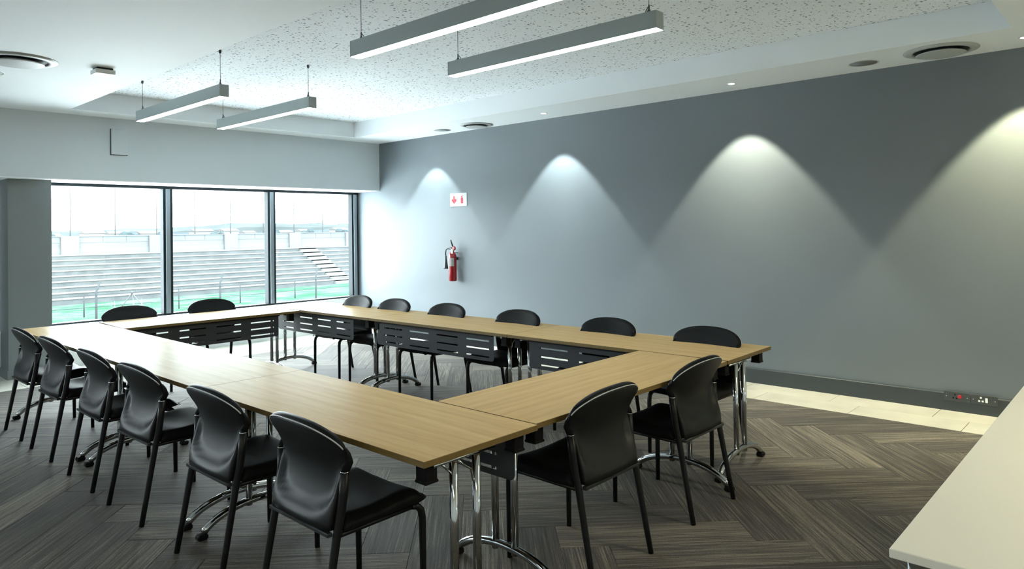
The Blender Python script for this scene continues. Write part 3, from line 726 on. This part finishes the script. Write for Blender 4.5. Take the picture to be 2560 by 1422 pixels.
def socket(x, w_, red, label):
    t = empty('wall_socket', (x, -0.022, 0.125), 0, label, 'socket')
    MB().bbox(-w_ / 2, w_ / 2, -0.006, 0, -0.040, 0.040, 0.0015).build('plate', M_sock, t)
    for sx in (-1, 1): MB().bbox(sx * w_ * 0.40 - 0.003, sx * w_ * 0.40 + 0.003, -0.0072, -0.005, -0.003, 0.003, 0.0008).build('screw', M_ring, t)
    if red:
        for (a, b) in ((-0.012, 0.018), (-0.026, -0.010), (-0.002, -0.012)): MB().bbox(a - 0.005, a + 0.005, -0.0075, -0.005, b - 0.006, b + 0.006, 0.001).build('pin_hole', M_rubber, t)
        o = MB().lathe([(0.015, -0.005), (0.015, 0.004), (0.012, 0.006)], 20).build('red_button', M_sockred, t); o.location = (0.022, -0.007, 0.004); o.rotation_euler = (PI / 2, 0, 0)
    else:
        for (a, b) in ((-0.022, 0.018), (-0.034, -0.010), (-0.010, -0.010)): MB().bbox(a - 0.007, a + 0.007, -0.0085, -0.005, b - 0.007, b + 0.007, 0.001).build('pin_shutter', M_sockwhite, t)
        MB().bbox(0.008, 0.026, -0.010, -0.005, -0.018, 0.020, 0.002).build('switch', M_sockwhite, t)
socket(7.995, 0.19, True, 'dark double socket plate with a red button on the skirting')
socket(8.190, 0.19, False, 'dark socket plate with white switch and pins on the skirting')

# ------------------------------------------------------------------ outside
GZ = -3.5
gr = struct(MB().box(-49.8, -0.85, -60, 110, GZ - 0.5, GZ).build('ground_grass', M_grass))
struct(MB().box(-26, -0.85, -45, 30, GZ, GZ + 0.06).build('added_bounce_slab', mat('pale_bounce_surface', (0.78, 0.79, 0.79), 0.9, var=0.05, vscale=1)))  # unseen bright slab, added to bounce skylight up onto the ceiling
tr = struct(MB().box(-50.0, -49.9, -60, 110, GZ - 0.5, GZ + 0.06).build('stadium_terrace', M_conc))
NS = 9
for k in range(NS):
    x1 = -50.0 - k * 0.8; zt = GZ + 0.05 + (k + 1) * 0.38
    st = MB(); st.box(x1 - 0.8 - (0.0 if k < NS - 1 else 1.3), x1, -60, 110, GZ - 0.5, zt - 0.07, 0); st.box(x1 - 0.8 - (0.0 if k < NS - 1 else 1.3), x1 + 0.06, -60, 110, zt - 0.07, zt, 1)
    st.build('terrace_step', [M_conc, M_tread], tr)
ZTOP = GZ + 0.05 + NS * 0.38
ai = MB()
for k in range(NS * 2):
    x1 = -49.6 - k * 0.4; zt = GZ + 0.05 + (k + 1) * 0.19 + 0.02; ai.box(x1 - 0.45, x1, 32.0, 34.0, GZ - 0.3, zt)
ai.build('aisle_steps', M_tread, tr)
pw = struct(MB().box(-59.2, -58.55, -60, 110, GZ, 1.45).build('stadium_parapet', M_conc2))
MB().box(-58.56, -58.50, -60, 110, ZTOP, ZTOP + 0.5).build('kerb_band', mat('grey_band', (0.0840, 0.0904, 0.0918), 0.9, spec=0.0), pw)
MB().box(-59.3, -58.45, -60, 110, 1.45, 1.52).build('coping', M_conc2, pw)
for k in range(-8, 14):
    y = 11.75 + 7.0 * k
    MB().box(-58.6, -58.30, y - 0.67, y + 0.67, ZTOP, 1.47).build('buttress', M_conc2, pw)
    for q in range(3):
        a = y + 0.67 + q * 1.8867; MB().box(-58.57, -58.52, a + 0.03, a + 1.855, 0.95, 1.44).build('parapet_panel', M_conc3, pw)
for k in range(-1, 9):
    y = 12.22 + 3.56 * k
    o = MB().lathe([(0.055, 0), (0.05, 4), (0.035, 9.5)], 8).build('light_mast', M_mast); o.location = (-60.0, y, GZ + 3.4)
    tag(o, 'thin pale mast rising behind the stadium parapet', 'mast', 'thin masts behind the stadium parapet')
# cranked fence posts
fp = None
for i, y in enumerate((-1.3, 5.03, 11.35, 17.5, 23.7)):
    o = MB().tube([(0, 0, 0), (0, 0, 2.25), (-0.10, 0.10, 2.40), (-0.26, 0.26, 2.75)], 0.055, 8).build('fence_post', M_post); o.location = (-30, y, GZ)
    tag(o, ['grey cranked fence post hidden behind the pillar', 'grey cranked fence post seen through the left pane', 'grey cranked fence post seen through the middle pane', 'grey cranked fence post seen through the right pane', 'grey cranked fence post beyond the right pane'][i], 'post', 'cranked fence posts on the grass')
for i, y in enumerate((1.7, 7.4, 13.15, 17.5, 21.9, 27.6)):
    o = MB().tube([(0, 0, 0), (0, 0, 1.32)], 0.04, 8).build('short_fence_post', M_post); o.location = (-40, y, GZ)
    tag(o, ['thin short grey post hidden behind the pillar', 'thin short grey post left of the cranked post in the left pane', 'thin short grey post at the left side of the middle pane', 'thin short grey post at the right side of the middle pane', 'thin short grey post left of the cranked post in the right pane', 'thin short grey post at the right side of the right pane'][i], 'post', 'short thin posts in the grass')
o = empty('tripod_stand', (-34, 8.1, GZ), 0, 'grey A shaped tripod stand on the grass behind the left pane', 'stand')
for a in ((0.9, 1.0), (-0.9, -1.0), (0.3, 0.15)): MB().tube([(a[0], a[1], 0), (0, 0, 1.75)], 0.03, 6).build('leg', M_mast, o)
MB().tube([(0, 0, 1.70), (0, 0, 1.86)], 0.05, 8).build('head', M_mast, o)
wr = MB()
for z in (0.9, 1.5, 2.1): wr.tube([(-29.93, -20, GZ + z), (-29.93, 60, GZ + z)], 0.012, 4)
tag(wr.build('fence_wire', M_post), 'thin wires strung between the cranked fence posts', 'wire')

# hills, houses, trees far away
def ridge(name, x, seg, zf, m):
    b = MB(); n = len(seg)
    for i, y in enumerate(seg):
        z = zf(y); b.v += [(x, y, -30), (x - 15, y, z * 0.8 - 2), (x - 45, y, z), (x - 140, y, -30)]
    for i in range(n - 1):
        for k in range(3): b.face([4 * i + k, 4 * i + 4 + k, 4 * i + 5 + k, 4 * i + 1 + k], 0, False)
    o = b.build(name, m); return struct(o)
rnd = random.Random(3)
ph = [rnd.uniform(0, 6.28) for _ in range(8)]
def zf1(y):
    base = 5.6 + 5.0 * sstep(200, 330, y) - 1.6 * sstep(385, 470, y)
    return base + 0.5 * math.sin(y / 17 + ph[0]) + 0.35 * math.sin(y / 7.3 + ph[1]) + 0.2 * math.sin(y / 2.9 + ph[2])
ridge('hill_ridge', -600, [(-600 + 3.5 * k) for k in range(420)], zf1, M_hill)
def zf2(y): return 3.6 + 1.3 * math.sin(y / 31 + ph[3]) + 0.7 * math.sin(y / 9 + ph[4])
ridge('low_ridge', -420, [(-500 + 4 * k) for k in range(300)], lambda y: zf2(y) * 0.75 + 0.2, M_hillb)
tag(MB().box(-9, 9, -7, 7, -30, 12.2).box(-5, 6, -4, 4, 12.2, 13).build('distant_block', [M_house]), 'large pale block building on the far hill at the right', 'building')
bpy.data.objects['distant_block'].location = (-640, 412, 0)
for k in range(16):
    y = 75 + 18 * k + rnd.uniform(-2.5, 2.5); x = -395 + rnd.uniform(-10, 14); wd = rnd.uniform(3, 6); h = rnd.uniform(2.4, 4.2)
    b = MB(); b.box(-4, 4, -wd, wd, -30, h - 1.4, 0); b.prism([(-4.4, h - 1.4), (4.4, h - 1.4), (0, h)], 1, -wd - .3, wd + .3, 1)
    o = fixn(b.build('distant_house', [M_house, M_roof])); o.location = (x, y, 0)
    tag(o, 'small pale pitched roof house below the distant hill', 'building', 'small pale houses below the distant hills')
for k in range(9):
    y = 88 + 27 * k + rnd.uniform(-8, 8); b = MB()
    for q in range(5):
        cx, r = rnd.uniform(-4, 4), rnd.uniform(1.3, 2.4)
        b.lathe([(r * 0.3, -r * 0.9), (r * 0.9, -r * 0.4), (r, 0.1 * r), (r * 0.75, r * 0.65), (r * 0.2, r * 0.95)], 9, c=(rnd.uniform(-1, 1), cx, 0.6 + rnd.uniform(-.4, .8)), smooth=False)
    b.tube([(0, 0, -30), (0, 0, 0.5)], 0.3, 6)
    o = b.build('distant_tree', M_tree); o.location = (-364, y, 0.2)
    tag(o, 'dark clump of distant trees in front of the pale houses', 'tree', 'distant tree clumps below the hills')
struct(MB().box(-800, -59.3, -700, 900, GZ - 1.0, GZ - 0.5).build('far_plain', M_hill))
